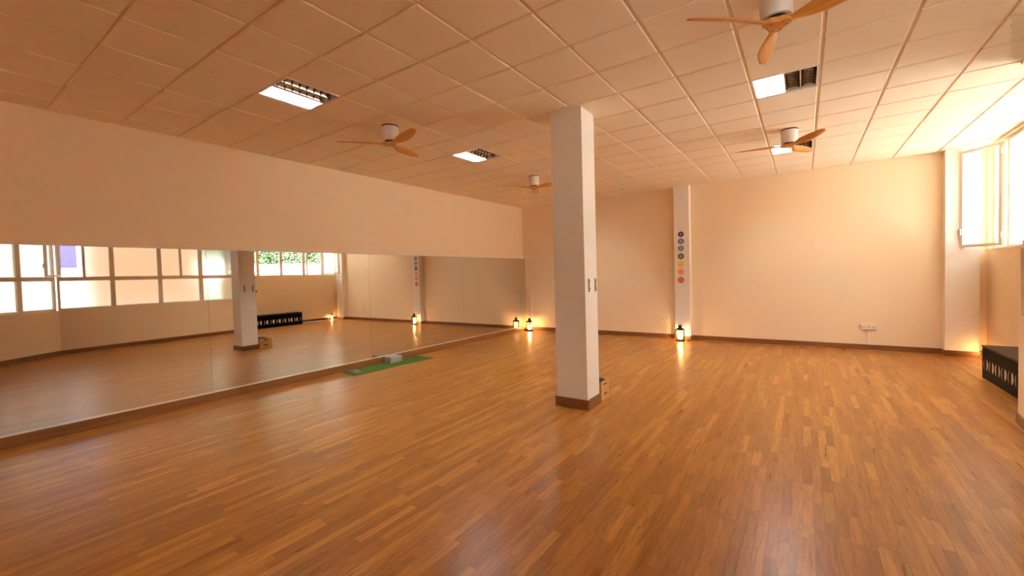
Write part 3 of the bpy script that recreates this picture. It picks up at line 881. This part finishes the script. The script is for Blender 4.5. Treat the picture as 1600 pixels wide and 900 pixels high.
# ------------------------------------------------------------------ mat, block, card
bm = bmesh.new(); bm_prism(bm, [(-3.868, 1.60), (-3.400, 1.53), (-3.305, 3.34), (-3.800, 3.29)], 0.0, 0.006)
tag(part('yoga_mat', bm, M['mat'], bevel=0.0015, seg=1), 'green yoga mat lying along the foot of the mirror', 'mat')
bk = tag(empty('foam_block', (-3.742, 2.655, 0.0062), R(1.5)), 'grey foam block standing on the green mat', 'foam block')
bm = bmesh.new(); bm_box(bm, (-0.093, -0.143, 0), (0.093, 0.143, 0.060)); part('lower_half', bm, M['foam'], bk, 0.006, 2)
bm = bmesh.new(); bm_box(bm, (-0.094, -0.140, 0.0605), (0.090, 0.145, 0.118)); part('upper_half', bm, M['foam'], bk, 0.008, 2)
cd = tag(empty('leaflet', (-3.645, 1.735, 0.0062), R(-10)), 'small pale grey leaflet on the near end of the green mat', 'leaflet')
box('cover', (-0.14, -0.075, 0), (0.14, 0.075, 0.018), M['card'], cd, 0.002)
box('print', (-0.10, -0.05, 0.0181), (0.09, -0.005, 0.0186), M['card_print'], cd)

# ------------------------------------------------------------------ crate behind the column
cr = tag(empty('wooden_crate', (0.515, CY1 + 0.036 + 0.14, 0)), 'small pine crate standing behind the column', 'crate')
hw, hd, hh, th = 0.222, 0.14, 0.235, 0.012
for sy in (-1, 1):
    for z0, z1 in ((0.004, 0.072), (0.082, 0.15), (0.16, 0.228)):
        box('slat', (-hw, sy * hd - th / 2, z0), (hw, sy * hd + th / 2, z1), M['pine'], cr, 0.002)
for sx in (-1, 1):
    for z0, z1 in ((0.0, 0.115), (0.122, 0.235)):
        bm = bmesh.new()
        xx = sx * (hw - th)
        zc = (z0 + z1) / 2 + 0.012
        bm_box(bm, (xx - th / 2, -hd + th / 2 + 0.001, z0), (xx + th / 2, hd - th / 2 - 0.001, zc - 0.014)); bm_box(bm, (xx - th / 2, -hd + th / 2 + 0.001, zc + 0.014), (xx + th / 2, hd - th / 2 - 0.001, z1))
        bm_box(bm, (xx - th / 2, -hd + th / 2 + 0.001, zc - 0.014), (xx + th / 2, -0.05, zc + 0.014)); bm_box(bm, (xx - th / 2, 0.05, zc - 0.014), (xx + th / 2, hd - th / 2 - 0.001, zc + 0.014))
        part('end_board', bm, M['pine'], cr)
box('bottom', (-hw + 2 * th, -hd + th, 0.006), (hw - 2 * th, hd - th, 0.016), M['pine'], cr)
cu = tag(empty('dark_cushion', (0.515, CY1 + 0.036 + 0.14, 0.018)), 'dark folded cushion inside the pine crate', 'cushion')
bm = bmesh.new()
bm_box(bm, (-0.18, -0.11, 0.0), (0.18, 0.11, 0.225)); part('body', bm, M['dark_fabric'], cu, 0.05, 4, True)

# ------------------------------------------------------------------ black bench with moon phases
BX0, BX1, BY1, BY0, BH = 4.925, 5.40, 5.88, 4.02, 0.455
bn = tag(empty('black_bench', (BX0, BY1, 0)), 'low black bench with pale moon phase shapes along its front', 'bench')
D_ = BX1 - BX0; Ln = BY1 - BY0
box('bench_top', (-0.008, -Ln - 0.006, BH - 0.022), (D_, 0.006, BH), M['black_top'], bn, 0.003)
box('front_panel', (0, -Ln, 0), (0.018, 0, BH - 0.0225), M['black'], bn)
box('back_panel', (D_ - 0.018, -Ln, 0), (D_, 0, BH - 0.0225), M['black'], bn)
for y in (-Ln + 0.018, 0.0):
    box('side_panel', (0.019, y - 0.018, 0), (D_ - 0.019, y, BH - 0.0225), M['black'], bn)
zc = 0.20; rm_ = 0.082
def crescent(yc, r, a, sgn, zc):
    """banana between a circle edge and a shifted arc; a = thickness, sgn = side"""
    bm = bmesh.new(); o_ = []; i_ = []
    n = 14
    for q in range(n + 1):
        t = -1.18 + 2.36 * q / n
        o_.append((yc + sgn * r * math.cos(t) * 0.8, zc + r * math.sin(t)))
        i_.append((yc + sgn * (r * math.cos(t) * 0.8 - a * math.cos(t / 1.18 * math.pi / 2) ** 0.8), zc + r * math.sin(t)))
    for q in range(n):
        fq = [bm.verts.new((-0.0012, y, z)) for y, z in (o_[q], o_[q + 1], i_[q + 1], i_[q])]
        try: bm.faces.new(fq)
        except ValueError: pass
    bmesh.ops.remove_doubles(bm, verts=bm.verts, dist=1e-5)
    ext = bmesh.ops.extrude_face_region(bm, geom=list(bm.faces))
    for v in ext['geom']:
        if isinstance(v, bmesh.types.BMVert): v.co.x += 0.0016
    return part('moon_inlay', bm, M['moon'], bn)
moons = [(0.012, 0.040), (0.016, 0.052), (0.030, 0.034), (0.013, 0.058), (0.014, 0.058), (0.016, 0.056), (0.014, 0.054), (0.030, 0.044)]
for k, (a, b) in enumerate(moons):
    yc = -0.14 - k * 0.215
    crescent(yc + 0.018, rm_, a, 1, zc); crescent(yc - 0.018, rm_, b, -1, zc)

# ------------------------------------------------------------------ hanging acrylic sheet at upper right
ac = tag(empty('acrylic_sheet', (4.213, 2.283, H)), 'clear acrylic sheet hanging from the ceiling at the right edge', 'acrylic sheet')
rz = R(20)
box('sheet', (0.0, -0.003, -0.365), (0.30, 0.003, -0.012), M['acrylic'], ac, rotz=rz)
for z in (-0.36, -0.20, -0.10):
    box('clip', (-0.004, -0.006, z), (0.006, 0.006, z + 0.012), M['trim'], ac, rotz=rz)
for x in (0.02, 0.26):
    box('hanger', (x, -0.002, -0.03), (x + 0.008, 0.002, 0.0), M['frame'], ac, rotz=rz)


# ------------------------------------------------------------------ added warm fill globes, unseen behind the viewer, to lift the room light
def fill_globe(x, z, label):
    t = tag(empty('added_fill_globe', (x, YF, z)), label, 'fill light', 'added warm fill globes behind the viewer')
    bm = bmesh.new(); bm_box(bm, (-0.05, 0, -0.05), (0.05, 0.02, 0.05)); part('wall_plate', bm, M['iron'], t, 0.005, 1)
    bm = bmesh.new(); bm_tube(bm, [(0, 0.02, 0), (0, 0.10, 0), (0, 0.13, 0.03)], 0.01); part('arm', bm, M['iron'], t)
    bm = bmesh.new(); bmesh.ops.create_uvsphere(bm, u_segments=24, v_segments=14, radius=0.15, matrix=Matrix.Translation((0, 0.20, 0.16)))
    part('globe', bm, M['fill_glow'], t, smooth=True)
for k, x in enumerate((-2.8, -0.6, 1.6)):
    fill_globe(x, 2.3, 'added warm fill globe behind the viewer, %s from the mirror side' % ('first', 'second', 'third')[k])
